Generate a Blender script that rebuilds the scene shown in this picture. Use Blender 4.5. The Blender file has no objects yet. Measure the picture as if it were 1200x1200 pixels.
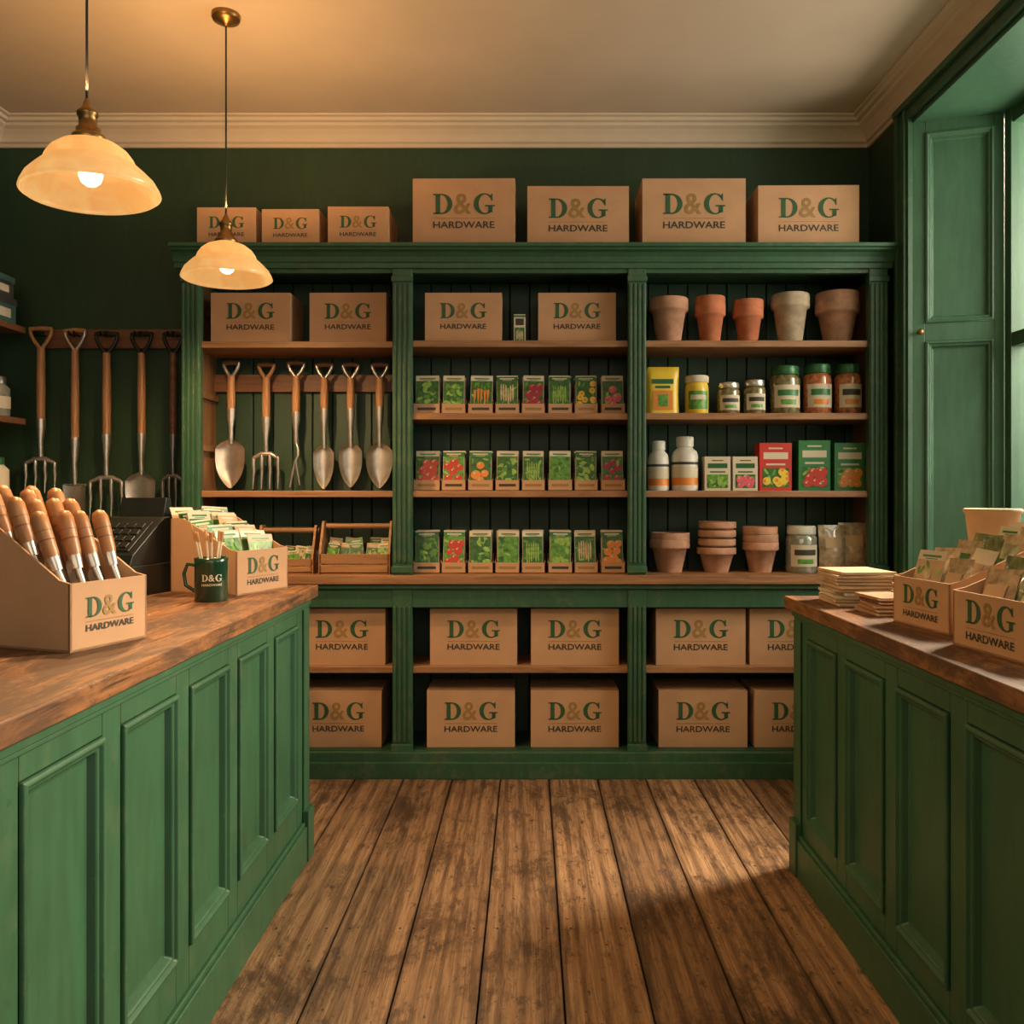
import bpy, math, random
from mathutils import Matrix, Vector
random.seed(7)
S=bpy.context.scene
pi=math.pi
CAMH=1.3
def fx(px,Y): return (px-620)*Y/1000.0
def fz(py,Y): return CAMH-(py-578)*Y/1000.0

# ---------------------------------------------------------------- materials
def newmat(name):
    m=bpy.data.materials.new(name); m.use_nodes=True
    nt=m.node_tree; b=nt.nodes['Principled BSDF']
    return m,nt,b
def L(nt,a,b): nt.links.new(a,b)
def coords(nt,scale=(1,1,1),kind='Object'):
    tc=nt.nodes.new('ShaderNodeTexCoord'); mp=nt.nodes.new('ShaderNodeMapping')
    mp.inputs['Scale'].default_value=scale
    L(nt,tc.outputs[kind],mp.inputs['Vector']); return mp
def noise(nt,vec,scale,detail=4,rough=.55,dist=0):
    n=nt.nodes.new('ShaderNodeTexNoise'); n.inputs['Scale'].default_value=scale
    n.inputs['Detail'].default_value=detail; n.inputs['Roughness'].default_value=rough
    n.inputs['Distortion'].default_value=dist
    if vec is not None: L(nt,vec,n.inputs['Vector'])
    return n.outputs['Fac']
def ramp(nt,fac,stops):
    r=nt.nodes.new('ShaderNodeValToRGB'); e=r.color_ramp.elements
    e[0].position=stops[0][0]; e[0].color=(*stops[0][1],1)
    e[1].position=stops[1][0]; e[1].color=(*stops[1][1],1)
    for p,c in stops[2:]:
        k=e.new(p); k.color=(*c,1)
    L(nt,fac,r.inputs['Fac']); return r.outputs['Color']
def mix(nt,fac,a,b,mode='MIX'):
    n=nt.nodes.new('ShaderNodeMix'); n.data_type='RGBA'; n.blend_type=mode
    for sock,v in ((n.inputs[0],fac),(n.inputs[6],a),(n.inputs[7],b)):
        if hasattr(v,'is_output'): L(nt,v,sock)
        elif isinstance(v,(int,float)): sock.default_value=v
        else: sock.default_value=(*v,1)
    return n.outputs[2]
def bump(nt,b,h,strength=.2,dist=.002):
    n=nt.nodes.new('ShaderNodeBump'); n.inputs['Strength'].default_value=strength
    n.inputs['Distance'].default_value=dist
    L(nt,h,n.inputs['Height']); L(nt,n.outputs['Normal'],b.inputs['Normal'])
def mul(c,k): return tuple(x*k for x in c)
def plain(name,col,rough=.6,metal=0,var=.12,scale=12,bmp=0,coat=0):
    m,nt,b=newmat(name)
    n=noise(nt,coords(nt).outputs[0],scale,5)
    c=ramp(nt,n,[(.3,mul(col,1-var)),(.7,mul(col,1+var))])
    L(nt,c,b.inputs['Base Color']); b.inputs['Roughness'].default_value=rough
    b.inputs['Metallic'].default_value=metal
    b.inputs['Coat Weight'].default_value=coat
    if bmp: bump(nt,b,n,bmp)
    return m
def paint(name,col,rough=.42,worn=True):
    m,nt,b=newmat(name)
    v=coords(nt)
    n=noise(nt,v.outputs[0],2.5,6,.6)
    c=ramp(nt,n,[(.3,mul(col,.78)),(.7,mul(col,1.22))])
    v2=coords(nt,(10,10,1.5)); n2=noise(nt,v2.outputs[0],4,5,.6)
    c=mix(nt,.25,c,ramp(nt,n2,[(.35,mul(col,.55)),(.65,mul(col,1.4))]))
    if worn:
        n3=noise(nt,v.outputs[0],38,6,.7)
        f=ramp(nt,n3,[(.63,(0,0,0)),(.71,(.55,.55,.55))])
        c=mix(nt,f,c,mul(col,1.9))
        n4=noise(nt,v.outputs[0],19,8,.75)
        c=mix(nt,ramp(nt,n4,[(.64,(0,0,0)),(.68,(.65,.65,.65))]),c,mul(col,.4))
        ge=nt.nodes.new('ShaderNodeNewGeometry')
        pt=ramp(nt,ge.outputs['Pointiness'],[(.53,(0,0,0)),(.60,(1,1,1))])
        w=mix(nt,1.0,pt,ramp(nt,noise(nt,v.outputs[0],14,5,.7),[(.52,(0,0,0)),(.64,(.45,.45,.45))]),'MULTIPLY')
        c=mix(nt,w,c,(.16,.15,.08))
    L(nt,c,b.inputs['Base Color']); b.inputs['Roughness'].default_value=rough
    bump(nt,b,n2,.1,.0015)
    return m
def wood(name,c1,c2,axis='X',rough=.5,sc=1.0,stain=None):
    m,nt,b=newmat(name)
    s={'X':(1.2,16,16),'Y':(16,1.2,16),'Z':(16,16,1.2)}[axis]
    v=coords(nt,mul(s,sc)); n=noise(nt,v.outputs[0],2.2,7,.62,1.2)
    c=ramp(nt,n,[(.3,c1),(.68,c2)])
    if stain:
        v2=coords(nt,(2.4,.8,2.4)); n2=noise(nt,v2.outputs[0],3.2,9,.75,.6)
        c=mix(nt,ramp(nt,n2,[(.42,(0,0,0)),(.54,(.92,.92,.92))]),c,stain)
        v3=coords(nt,(60,2.5,60)); n3=noise(nt,v3.outputs[0],1.5,4,.7,.5)
        c=mix(nt,ramp(nt,n3,[(.55,(0,0,0)),(.63,(.85,.85,.85))]),c,mul(stain,.5))
        n4=noise(nt,coords(nt).outputs[0],30,4,.7); c=mix(nt,ramp(nt,n4,[(.61,(0,0,0)),(.67,(.7,.7,.7))]),c,mul(stain,.5))
        rr=ramp(nt,n2,[(.4,(.45,.45,.45)),(.6,(.65,.65,.65))]); L(nt,rr,b.inputs['Roughness'])
    L(nt,c,b.inputs['Base Color'])
    if not stain: b.inputs['Roughness'].default_value=rough
    bump(nt,b,n,.25,.002)
    return m
GREEN=(.026,.088,.041)
M={}
M['green']=paint('green_paint',GREEN,.46)
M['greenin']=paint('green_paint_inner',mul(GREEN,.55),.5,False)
M['wall']=paint('dark_green_wall_paint',(.016,.046,.018),.6,False)
M['shut']=paint('shutter_paint',(.044,.115,.063),.42,False)
M['ceil']=plain('ceiling_plaster',(.52,.43,.32),.85,0,.05,3)
M['corn']=plain('cornice_plaster',(.58,.49,.37),.7,0,.04,6)
M['ctr']=wood('countertop_wood',(.34,.145,.050),(.18,.072,.025),'Y',.38,1,(.075,.032,.012))
M['shelf']=wood('shelf_wood',(.38,.19,.08),(.19,.085,.034),'X',.5)
M['rail']=wood('rail_wood',(.24,.10,.04),(.12,.05,.02),'X',.5)
M['woodz']=wood('side_wood',(.30,.15,.06),(.15,.07,.03),'Z',.55)
M['trug']=wood('trug_wood',(.40,.20,.08),(.22,.10,.04),'X',.55)
M['handle']=wood('ash_handle',(.56,.29,.12),(.36,.16,.06),'Z',.4)
M['grip']=wood('oiled_wood_grip',(.44,.205,.075),(.30,.125,.042),'Z',.4)
M['card']=plain('cardboard',(.48,.275,.145),.8,0,.07,9,.05)
M['cardd']=plain('dark_cardboard',(.34,.19,.10),.85)  # darker brown board for notebooks and a tin lid
M['tape']=plain('packing_tape',(.42,.24,.12),.35)
M['lg']=plain('logo_green',(.022,.085,.030),.6)
M['lo']=plain('logo_gold',(.30,.17,.05),.6)
M['lk']=plain('logo_dark',(.035,.033,.022),.6)
M['lw']=plain('logo_cream',(.6,.55,.4),.6)
M['steel']=plain('forged_steel',(.58,.53,.47),.33,.85,.25,14)
M['dsteel']=plain('dark_steel',(.25,.24,.22),.38,.85,.25,14)
M['black']=plain('black_metal',(.018,.018,.017),.4,.3)
M['brass']=plain('aged_brass',(.26,.15,.05),.35,.9,.2)
M['dark']=plain('dark_gap',(.004,.005,.004),.9)
M['terra']=plain('terracotta',(.46,.15,.065),.85,0,.2,18,.1)
M['terraw']=plain('weathered_terracotta',(.42,.22,.135),.9,0,.28,16,.15)
M['grey']=plain('weathered_grey_clay',(.44,.35,.24),.9,0,.25,18,.15)
M['white']=plain('white_plastic',(.62,.60,.52),.4)
M['cream']=plain('cream_paper',(.60,.52,.38),.8,0,.06)
M['kraft']=plain('kraft_paper',(.50,.34,.20),.85)
M['red']=plain('red_print',(.50,.030,.02),.4)
M['dred']=plain('beet_print',(.30,.015,.04),.4)
M['gprint']=plain('green_print',(.03,.18,.05),.4)
M['yellow']=plain('yellow_print',(.72,.50,.04),.4)
M['orange']=plain('orange_print',(.66,.22,.03),.4)
M['leaf']=plain('leaf_print',(.09,.26,.03),.4,0,.5,60)
M['leafd']=plain('dark_leaf_print',(.03,.12,.02),.4,0,.5,60)
M['pod']=plain('pod_print',(.24,.42,.07),.4,0,.3,60)
M['beanp']=plain('bean_print',(.50,.42,.22),.4,0,.3,60)
M['pinkp']=plain('radish_print',(.62,.10,.14),.4,0,.3,60)
M['glid']=plain('green_lid',(.03,.13,.045),.35,.3)
M['jar']=plain('herb_jar_contents',(.18,.15,.06),.12,0,.6,60,0,1)
M['jarr']=plain('chilli_jar_contents',(.40,.13,.05),.12,0,.6,60,0,1)
M['glass']=plain('cloudy_glass',(.27,.28,.22),.1,.2,.35,40,0,1)
M['bag']=plain('clear_bag',(.42,.31,.19),.2,0,.45,34,.9,1)
M['bagg']=plain('clear_bag_of_herbs',(.16,.19,.08),.2,0,.5,40,.9,1)
M['enamel']=plain('green_enamel',(.010,.045,.022),.22,.1,.1,12,0,.6)
M['pb']=plain('till_body',(.016,.020,.017),.38,.3,.2)

# ---------------------------------------------------------------- mesh builder
class MB:
    def __init__(s):
        s.v=[];s.f=[];s.mi=[];s.sm=[];s.mats=[];s.T=Matrix.Identity(4)
    def idx(s,m):
        if m not in s.mats: s.mats.append(m)
        return s.mats.index(m)
    def add(s,vs,fs,mat,smooth=False):
        o=len(s.v); T=s.T
        for p in vs: s.v.append(T@Vector(p))
        k=s.idx(mat)
        for f in fs:
            s.f.append([o+i for i in f]); s.mi.append(k); s.sm.append(smooth)
    def box(s,x0,x1,y0,y1,z0,z1,mat):
        vs=[(x,y,z) for z in (z0,z1) for y in (y0,y1) for x in (x0,x1)]
        s.add(vs,[(0,2,3,1),(4,5,7,6),(0,1,5,4),(2,6,7,3),(0,4,6,2),(1,3,7,5)],mat)
    def quad(s,a,b,c,d,mat): s.add([a,b,c,d],[(0,1,2,3)],mat)
    def lathe(s,prof,mat,c=(0,0,0),n=24,smooth=True,capb=True,capt=False,sx=1,sy=1):
        vs=[];fs=[]
        for r,z in prof:
            for i in range(n):
                a=2*pi*i/n; vs.append((c[0]+r*sx*math.cos(a),c[1]+r*sy*math.sin(a),c[2]+z))
        for j in range(len(prof)-1):
            for i in range(n):
                k=(i+1)%n
                fs.append((j*n+i,j*n+k,(j+1)*n+k,(j+1)*n+i))
        s.add(vs,fs,mat,smooth)
        if capb: s.add(vs[:n],[tuple(range(n-1,-1,-1))],mat)
        if capt: s.add(vs[-n:],[tuple(range(n))],mat)
    def tube(s,pts,rad,mat,n=8,cap=True):
        pts=[Vector(p) for p in pts]
        if not isinstance(rad,(list,tuple)): rad=[rad]*len(pts)
        vs=[];fs=[];up=None
        for i,p in enumerate(pts):
            d=(pts[min(i+1,len(pts)-1)]-pts[max(i-1,0)]).normalized()
            if up is None:
                up=Vector((0,1,0)) if abs(d.y)<.9 else Vector((1,0,0))
            a=d.cross(up).normalized(); up2=a.cross(d).normalized(); up=up2
            for k in range(n):
                t=2*pi*k/n; vs.append(p+(a*math.cos(t)+up2*math.sin(t))*rad[i])
        for j in range(len(pts)-1):
            for i in range(n):
                k=(i+1)%n; fs.append((j*n+i,j*n+k,(j+1)*n+k,(j+1)*n+i))
        s.add(vs,fs,mat,True)
        if cap:
            s.add(vs[:n],[tuple(range(n-1,-1,-1))],mat); s.add(vs[-n:],[tuple(range(n))],mat)
    def prism(s,poly,a,b,mat,axis='Y'):
        n=len(poly)
        def P(p,t):
            return {'Y':(p[0],t,p[1]),'X':(t,p[0],p[1]),'Z':(p[0],p[1],t)}[axis]
        vs=[P(p,a) for p in poly]+[P(p,b) for p in poly]
        fs=[tuple(range(n)),tuple(range(2*n-1,n-1,-1))]
        for i in range(n):
            k=(i+1)%n; fs.append((i,i+n,k+n,k))
        s.add(vs,fs,mat)
    def obj(s,name,origin=(0,0,0),bevel=0,seg=2):
        o=Vector(origin)
        me=bpy.data.meshes.new(name); me.from_pydata([tuple(p-o) for p in s.v],[],s.f)
        for m in s.mats: me.materials.append(m)
        me.polygons.foreach_set('material_index',s.mi); me.polygons.foreach_set('use_smooth',s.sm)
        me.update()
        import bmesh
        bm=bmesh.new(); bm.from_mesh(me); bmesh.ops.recalc_face_normals(bm,faces=bm.faces); bm.to_mesh(me); bm.free()
        ob=bpy.data.objects.new(name,me); ob.location=o; S.collection.objects.link(ob)
        if bevel:
            b=ob.modifiers.new('bevel','BEVEL'); b.width=bevel; b.segments=seg; b.limit_method='ANGLE'; b.angle_limit=math.radians(50)
        return ob
def frame(o,u,v):
    u=Vector(u).normalized(); v=Vector(v).normalized(); n=u.cross(v)
    m=Matrix.Identity(4)
    for i in range(3):
        m[i][0]=u[i]; m[i][1]=v[i]; m[i][2]=n[i]; m[i][3]=o[i]
    return m
def place(x,y,z,rot=0): return Matrix.Translation((x,y,z))@Matrix.Rotation(rot,4,'Z')

# ---------------------------------------------------------------- logo glyphs
def text_poly(txt,bold=0):
    cu=bpy.data.curves.new('t','FONT'); cu.body=txt; cu.size=1; cu.resolution_u=3; cu.offset=bold
    ob=bpy.data.objects.new('t',cu); S.collection.objects.link(ob)
    dg=bpy.context.evaluated_depsgraph_get(); dg.update()
    me=bpy.data.meshes.new_from_object(ob.evaluated_get(dg))
    vs=[(v.co.x,v.co.y) for v in me.vertices]; fs=[tuple(p.vertices) for p in me.polygons]
    bpy.data.objects.remove(ob); bpy.data.meshes.remove(me); bpy.data.curves.remove(cu)
    x0=min(v[0] for v in vs);x1=max(v[0] for v in vs);y0=min(v[1] for v in vs);y1=max(v[1] for v in vs)
    return [((x-x0)/(x1-x0),(y-y0)/(y1-y0)) for x,y in vs],fs
AMP=text_poly('&',.012); HW=text_poly('HARDWARE',.015)
def build_logo():
    out=[]
    def R(x0,x1,y0,y1,m): out.append(([(x0,y0),(x1,y0),(x1,y1),(x0,y1)],[(0,1,2,3)],m))
    R(.12,.35,0,1,'g'); R(0,.45,0,.07,'g'); R(0,.45,.93,1,'g')
    vs=[];fs=[];n=20
    for i in range(n+1):
        a=pi/2-pi*i/n
        vs+= [(.42+.53*math.cos(a),.5+.5*math.sin(a)),(.42+.29*math.cos(a),.5+.43*math.sin(a))]
    for i in range(n): fs.append((2*i,2*i+2,2*i+3,2*i+1))
    out.append((vs,fs,'g'))
    vs,fs=AMP; out.append(([(1.03+x*.86,-.01+y*1.02) for x,y in vs],fs,'o'))
    gx=2.0; vs=[];f2=[];n=30
    for i in range(n+1):
        a=math.radians(42+(318-42)*i/n)
        vs+=[(gx+.52+.52*math.cos(a),.5+.52*math.sin(a)),(gx+.56+.31*math.cos(a),.5+.45*math.sin(a))]
    for i in range(n): f2.append((2*i,2*i+2,2*i+3,2*i+1))
    out.append((vs,f2,'g'))
    R(gx+.72,gx+.93,.08,.42,'g'); R(gx+.56,gx+1.05,.37,.44,'g')
    out.append(([(gx+.86,.66),(gx+.93,.64),(gx+.93,1.0),(gx+.88,1.0),(gx+.80,.84)],[(0,1,2,3,4)],'g'))
    R(0,3.03,-.22,-.195,'o')
    vs,fs=HW; out.append(([(.0+x*3.03,-.70+y*.34) for x,y in vs],fs,'k'))
    return out
LOGO=build_logo()
def logo(mb,F,width,mats=None):
    k=width/3.03; mm=mats or {'g':M['lg'],'o':M['lo'],'k':M['lk']}
    for vs,fs,m in LOGO:
        mb.add([F((x-1.515)*k,(y-.15)*k) for x,y in vs],fs,mm[m])

# ---------------------------------------------------------------- room shell
WB=4.27; XR=1.70; XL=-2.65; CZ=3.15; YN=-1.6
def floor():
    mb=MB()
    m,nt,b=newmat('worn_floorboards')
    tc=nt.nodes.new('ShaderNodeTexCoord'); sp=nt.nodes.new('ShaderNodeSeparateXYZ'); L(nt,tc.outputs['Object'],sp.inputs[0])
    def math_(op,a,bv):
        n=nt.nodes.new('ShaderNodeMath'); n.operation=op
        for s_,v in ((n.inputs[0],a),(n.inputs[1],bv)):
            if hasattr(v,'is_output'): L(nt,v,s_)
            else: s_.default_value=v
        return n.outputs[0]
    idn=math_('FLOOR',math_('DIVIDE',math_('SUBTRACT',sp.outputs[0],.09),.22),0)
    wn=nt.nodes.new('ShaderNodeTexWhiteNoise'); wn.noise_dimensions='1D'; L(nt,idn,wn.inputs['W'])
    off=math_('MULTIPLY',wn.outputs['Value'],37.0)
    def vec(sx,sy):
        cb=nt.nodes.new('ShaderNodeCombineXYZ')
        L(nt,math_('MULTIPLY',sp.outputs[0],sx),cb.inputs[0]); L(nt,math_('ADD',math_('MULTIPLY',sp.outputs[1],sy),off),cb.inputs[1]); L(nt,off,cb.inputs[2])
        return cb.outputs[0]
    n1=noise(nt,vec(26,1.2),1.5,9,.7,2.2); n0=noise(nt,vec(120,3.0),1.2,5,.7,.6)
    wv=nt.nodes.new('ShaderNodeTexWave'); wv.wave_type='BANDS'; wv.bands_direction='X'; wv.inputs['Scale'].default_value=.55
    wv.inputs['Distortion'].default_value=14; wv.inputs['Detail'].default_value=3; wv.inputs['Detail Scale'].default_value=.30; wv.inputs['Detail Roughness'].default_value=.55
    L(nt,vec(10,.8),wv.inputs['Vector'])
    c=ramp(nt,n1,[(.28,(.17,.080,.034)),(.75,(.58,.375,.20)),(.5,(.42,.24,.118))])
    c=mix(nt,.55,c,ramp(nt,wv.outputs['Fac'],[(.0,(.28,.22,.18)),(.5,(1,1,1))]),'MULTIPLY')
    c=mix(nt,.45,c,ramp(nt,n0,[(.38,(.30,.25,.2)),(.58,(1,1,1))]),'MULTIPLY')
    c=mix(nt,.75,c,ramp(nt,wn.outputs['Value'],[(0,(.48,.43,.38)),(1,(1,1,1))]),'MULTIPLY')
    # grime lies in streaks along each board plus broad patches
    st=noise(nt,vec(5,.9),1.6,10,.80,.5)
    c=mix(nt,ramp(nt,st,[(.50,(0,0,0)),(.60,(.80,.80,.80))]),c,(.05,.025,.012))
    sb=noise(nt,coords(nt,(1.2,.8,1)).outputs[0],2.0,10,.82,.3)
    c=mix(nt,ramp(nt,sb,[(.52,(0,0,0)),(.60,(.80,.80,.80))]),c,(.045,.022,.011))
    st2=noise(nt,coords(nt,(1,.45,1)).outputs[0],16,8,.8)
    c=mix(nt,ramp(nt,st2,[(.55,(0,0,0)),(.63,(.85,.85,.85))]),c,(.05,.025,.012))
    st3=noise(nt,coords(nt,(1,.7,1)).outputs[0],55,3,.6)
    c=mix(nt,ramp(nt,st3,[(.66,(0,0,0)),(.70,(.9,.9,.9))]),c,(.02,.01,.006))
    fr=math_('ABSOLUTE',math_('SUBTRACT',math_('FRACT',math_('DIVIDE',math_('SUBTRACT',sp.outputs[0],.09),.22),0),.5),0)
    eg=ramp(nt,math_('ADD',fr,math_('MULTIPLY',math_('SUBTRACT',noise(nt,coords(nt,(1,.5,1)).outputs[0],9,4,.6),.5),.14)),[(.45,(0,0,0)),(.51,(.85,.85,.85))])
    c=mix(nt,eg,c,(.03,.015,.008))
    L(nt,c,b.inputs['Base Color'])
    L(nt,ramp(nt,sb,[(.4,(.64,.64,.64)),(.6,(.48,.48,.48))]),b.inputs['Roughness'])
    bump(nt,b,n1,.7,.006)
    mb.box(XL-.2,XR+.5,YN,WB+.1,-.08,-.03,M['dark'])
    k=-14
    while .09+.22*k<XR+.45:
        x0=.09+.22*k; k+=1
        if x0<XL-.3: continue
        mb.box(x0+.0025,x0+.2175,YN,WB+.1,-.03,0,m)
        for yy in (.35,1.45,2.55,3.65):
            for dx in (.035,.185): mb.box(x0+dx-.004,x0+dx+.004,yy-.004,yy+.004,-.002,.0006,M['black'])
    mb.obj('floor',bevel=.003)
floor()
mb=MB(); mb.box(XL-.2,XR+.5,YN,WB+.2,CZ,CZ+.1,M['ceil']); mb.obj('ceiling')
mb=MB(); mb.box(XL-.2,XR+.5,WB,WB+.2,0,CZ,M['wall']); mb.obj('wall_back')
mb=MB(); mb.box(XL-.2,XL,YN,WB,0,CZ,M['wall']); mb.obj('wall_left')
WZ0,WZ1=.95,2.96; WIN=[(.25,1.75),(2.3,3.78)]
mb=MB()
mb.box(XR,XR+.42,YN,WB,0,WZ0,M['wall']); mb.box(XR,XR+.42,YN,WB,WZ1,CZ,M['wall'])
for a,b_ in ((YN,.25),(1.75,2.3),(3.78,WB)): mb.box(XR,XR+.42,a,b_,WZ0,WZ1,M['wall'])
mb.obj('wall_right')
prof=[(0,-.125),(.014,-.125),(.014,-.108),(.028,-.104),(.030,-.088),(.040,-.070),(.058,-.052),(.078,-.042),(.082,-.030),(.100,-.026),(.104,-.012),(.122,-.010),(.124,0),(0,0)]
mb=MB(); mb.prism([(WB-p[0],CZ+p[1]) for p in prof],XL,XR,M['corn'],'X'); mb.obj('trim_1',bevel=.002)
mb=MB(); mb.prism([(XR-p[0],CZ+p[1]) for p in prof],YN,WB,M['corn'],'Y'); mb.obj('trim_2',bevel=.002)
mb=MB(); mb.prism([(XL+p[0],CZ+p[1]) for p in prof],YN,WB,M['corn'],'Y'); mb.obj('trim_3',bevel=.002)
mb=MB(); mb.box(XL,-1.62,WB-.02,WB,0,.17,M['green']); mb.obj('baseboard_back',bevel=.003)

RINGS=[(0,0),(0,.007),(.010,.010),(.016,.002),(.022,.001),(.030,-.014),(.037,-.016)]
def panels(mb,W,H,ops,mat,th=.02,inner=None,raised=False):
    cols=sorted(set((o[0],o[1]) for o in ops)); e=0
    for a,b_ in cols:
        mb.box(e,a,0,H,-th,0,mat); e=b_
        vv=sorted((o[2],o[3]) for o in ops if (o[0],o[1])==(a,b_)); f=0
        for c,d in vv:
            mb.box(a,b_,f,c,-th,0,mat); f=d
            vs=[];fs=[]
            for ins,w in RINGS:
                vs+=[(a+ins,c+ins,w),(b_-ins,c+ins,w),(b_-ins,d-ins,w),(a+ins,d-ins,w)]
            for j in range(len(RINGS)-1):
                for i in range(4):
                    k=(i+1)%4; fs.append((j*4+i,j*4+k,j*4+4+k,j*4+4+i))
            q=(len(RINGS)-1)*4; fs.append((q,q+1,q+2,q+3))
            mb.add(vs,fs,inner or mat)
        mb.box(a,b_,f,H,-th,0,mat)
    mb.box(e,W,0,H,-th,0,mat)

def glassmat():
    m,nt,b=newmat('window_glass'); nt.nodes.remove(b)
    o=nt.nodes['Material Output']; t=nt.nodes.new('ShaderNodeBsdfTransparent'); gl=nt.nodes.new('ShaderNodeBsdfGlossy')
    gl.inputs['Roughness'].default_value=.03; mx=nt.nodes.new('ShaderNodeMixShader'); mx.inputs[0].default_value=.06
    L(nt,t.outputs[0],mx.inputs[1]); L(nt,gl.outputs[0],mx.inputs[2]); L(nt,mx.outputs[0],o.inputs['Surface']); return m
M['pane']=glassmat()
for wi,(ya,yb) in enumerate(WIN):
    mb=MB(); H=WZ1-WZ0
    xo=2.05; sp=.10; Wd=math.hypot(xo-XR,sp)
    ops=[(.05,Wd-.04,.06,1.02),(.05,Wd-.04,1.10,H-.07)]
    mb.T=frame((XR,yb,WZ0),(xo-XR,-sp,0),(0,0,1)); panels(mb,Wd,H,ops,M['shut'])
    mb.T=mb.T@Matrix.Translation((.028,1.06,0)); mb.lathe([(.006,0),(.006,.012),(.013,.018),(.013,.026),(.006,.031),(0,.032)],M['brass'],n=12)
    mb.T=frame((xo,ya+sp,WZ0),(XR-xo,-sp,0),(0,0,1)); panels(mb,Wd,H,[(.04,Wd-.05,.06,1.02),(.04,Wd-.05,1.10,H-.07)],M['shut'])
    mb.T=Matrix.Identity(4)
    mb.box(XR,xo+.06,ya,yb,WZ1-.02,WZ1,M['shut'])
    mb.box(XR-.03,xo+.06,ya,yb,WZ0-.03,WZ0,M['shut'])
    for (a,b_) in ((ya-.10,ya),(yb,yb+.12)):
        mb.box(XR-.022,XR,a,b_,.7,WZ1+.07,M['green'])
        mb.box(XR-.036,XR,a+.012,a+.03,.7,WZ1+.07,M['green']); mb.box(XR-.036,XR,b_-.03,b_-.006,.7,WZ1+.07,M['green'])
    mb.box(XR-.022,XR,ya,yb,WZ1,WZ1+.07,M['green']); mb.box(XR-.042,XR,ya-.10,yb+.12,WZ1+.045,WZ1+.075,M['green'])
    a,b_=ya+sp,yb-sp
    mb.box(xo,xo+.07,a,a+.05,WZ0,WZ1,M['shut']); mb.box(xo,xo+.07,b_-.05,b_,WZ0,WZ1,M['shut'])
    mb.box(xo+.01,xo+.06,a,b_,WZ0,WZ0+.08,M['shut']); mb.box(xo+.01,xo+.06,a,b_,WZ1-.08,WZ1,M['shut'])
    zm=(WZ0+WZ1)/2; mb.box(xo+.005,xo+.065,a,b_,zm-.03,zm+.03,M['shut'])
    for k in (1,2): 
        yy=a+(b_-a)*k/3; mb.box(xo+.025,xo+.05,yy-.011,yy+.011,WZ0,WZ1,M['shut'])
    mb.box(xo+.035,xo+.039,a,b_,WZ0+.02,WZ1-.02,M['pane'])
    mb.obj('window_%d'%(wi+1),(XR,ya,WZ0),bevel=.003)

# ---------------------------------------------------------------- shelving unit
YF=3.92
mb=MB(); G=M['green']; UX=lambda p:fx(p,YF); UZ=lambda p:fz(p,YF)
xl,xr=UX(213),UX(1040)
ztop=2.43
pil=[(UX(213),UX(235)),(UX(460),UX(483)),(UX(736),UX(757)),(UX(1018),UX(1040))]
mb.box(xl,xr,YF-.03,WB,0,UZ(880),G)
mb.box(xl-.012,xr+.012,YF-.045,YF,0,.075,G)
mb.box(xl,xl+.03,YF+.004,WB-.005,.1,2.36,G); mb.box(xr-.03,xr,YF+.004,WB-.005,.1,2.36,G)
for a,b_ in pil:
    mb.box(a,b_,YF-.006,YF+.035,.11,2.332,G)
    w=b_-a
    for k in range(4):
        c=a+w*(k+.5)/4; mb.box(c-.0065,c+.0065,YF-.014,YF-.005,.16,.78,G); mb.box(c-.0065,c+.0065,YF-.014,YF-.005,.98,2.26,G)
    for z0,z1,p in ((.115,.15,.018),(.935,.965,.018),(2.27,2.295,.016)): mb.box(a-.004,b_+.004,YF-p,YF,z0,z1,G)
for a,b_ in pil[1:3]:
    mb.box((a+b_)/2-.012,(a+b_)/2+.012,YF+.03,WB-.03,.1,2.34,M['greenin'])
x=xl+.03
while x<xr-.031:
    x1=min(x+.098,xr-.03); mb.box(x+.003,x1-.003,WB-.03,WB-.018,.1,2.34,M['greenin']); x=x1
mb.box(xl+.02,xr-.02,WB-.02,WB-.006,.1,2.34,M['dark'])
mb.box(xl,xr,YF,YF+.035,UZ(320),2.38,G); mb.box(xl,xr,YF,WB-.005,2.345,2.38,G)
cp=[(0,2.33),(.016,2.33),(.018,2.352),(.026,2.358),(.032,2.378),(.046,2.395),(.066,2.402),(.070,2.410),(.082,2.413),(.082,ztop),(0,ztop)]
mb.prism([(YF-p[0],p[1]) for p in cp],xl-.03,xr+.018,G,'X')
mb.box(xl-.03,xr+.018,YF,WB-.005,2.40,ztop,G)
mb.box(xl,xr,YF,YF+.035,UZ(712),.885,G)
mb.box(xl,xr,YF-.018,YF,.862,.884,G)
mb.box(xl-.005,xr+.005,YF-.035,WB-.03,.885,.925,M['shelf'])
LEDGE=.925
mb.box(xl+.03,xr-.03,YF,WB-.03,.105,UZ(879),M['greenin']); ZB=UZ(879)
bays=[(xl+.03,pil[1][0]+.032),(pil[1][1]-.032,pil[2][0]+.030),(pil[2][1]-.030,xr-.03)]
SH={}
def shelf(bay,py,key,th=.030):
    a,b_=bays[bay]; z=fz(py,YF+.012); SH[key]=z
    mb.box(a,b_,YF+.036,WB-.03,z-th,z,M['shelf'])
    a2=pil[bay][1]; b2=pil[bay+1][0]; mb.box(a2,b2,YF+.01,YF+.036,z-th,z,M['shelf'])
for b_,py,k in ((0,400,'L1'),(0,575,'L2'),(1,399,'C1'),(1,484,'C2'),(1,575,'C3'),(2,399,'R1'),(2,484,'R2'),(2,575,'R3'),(0,781,'l'),(1,781,'c'),(2,781,'r')): shelf(b_,py,k)
mb.box(xl+.03,xl+.042,YF+.04,WB-.03,.93,2.3,M['woodz'])
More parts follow.
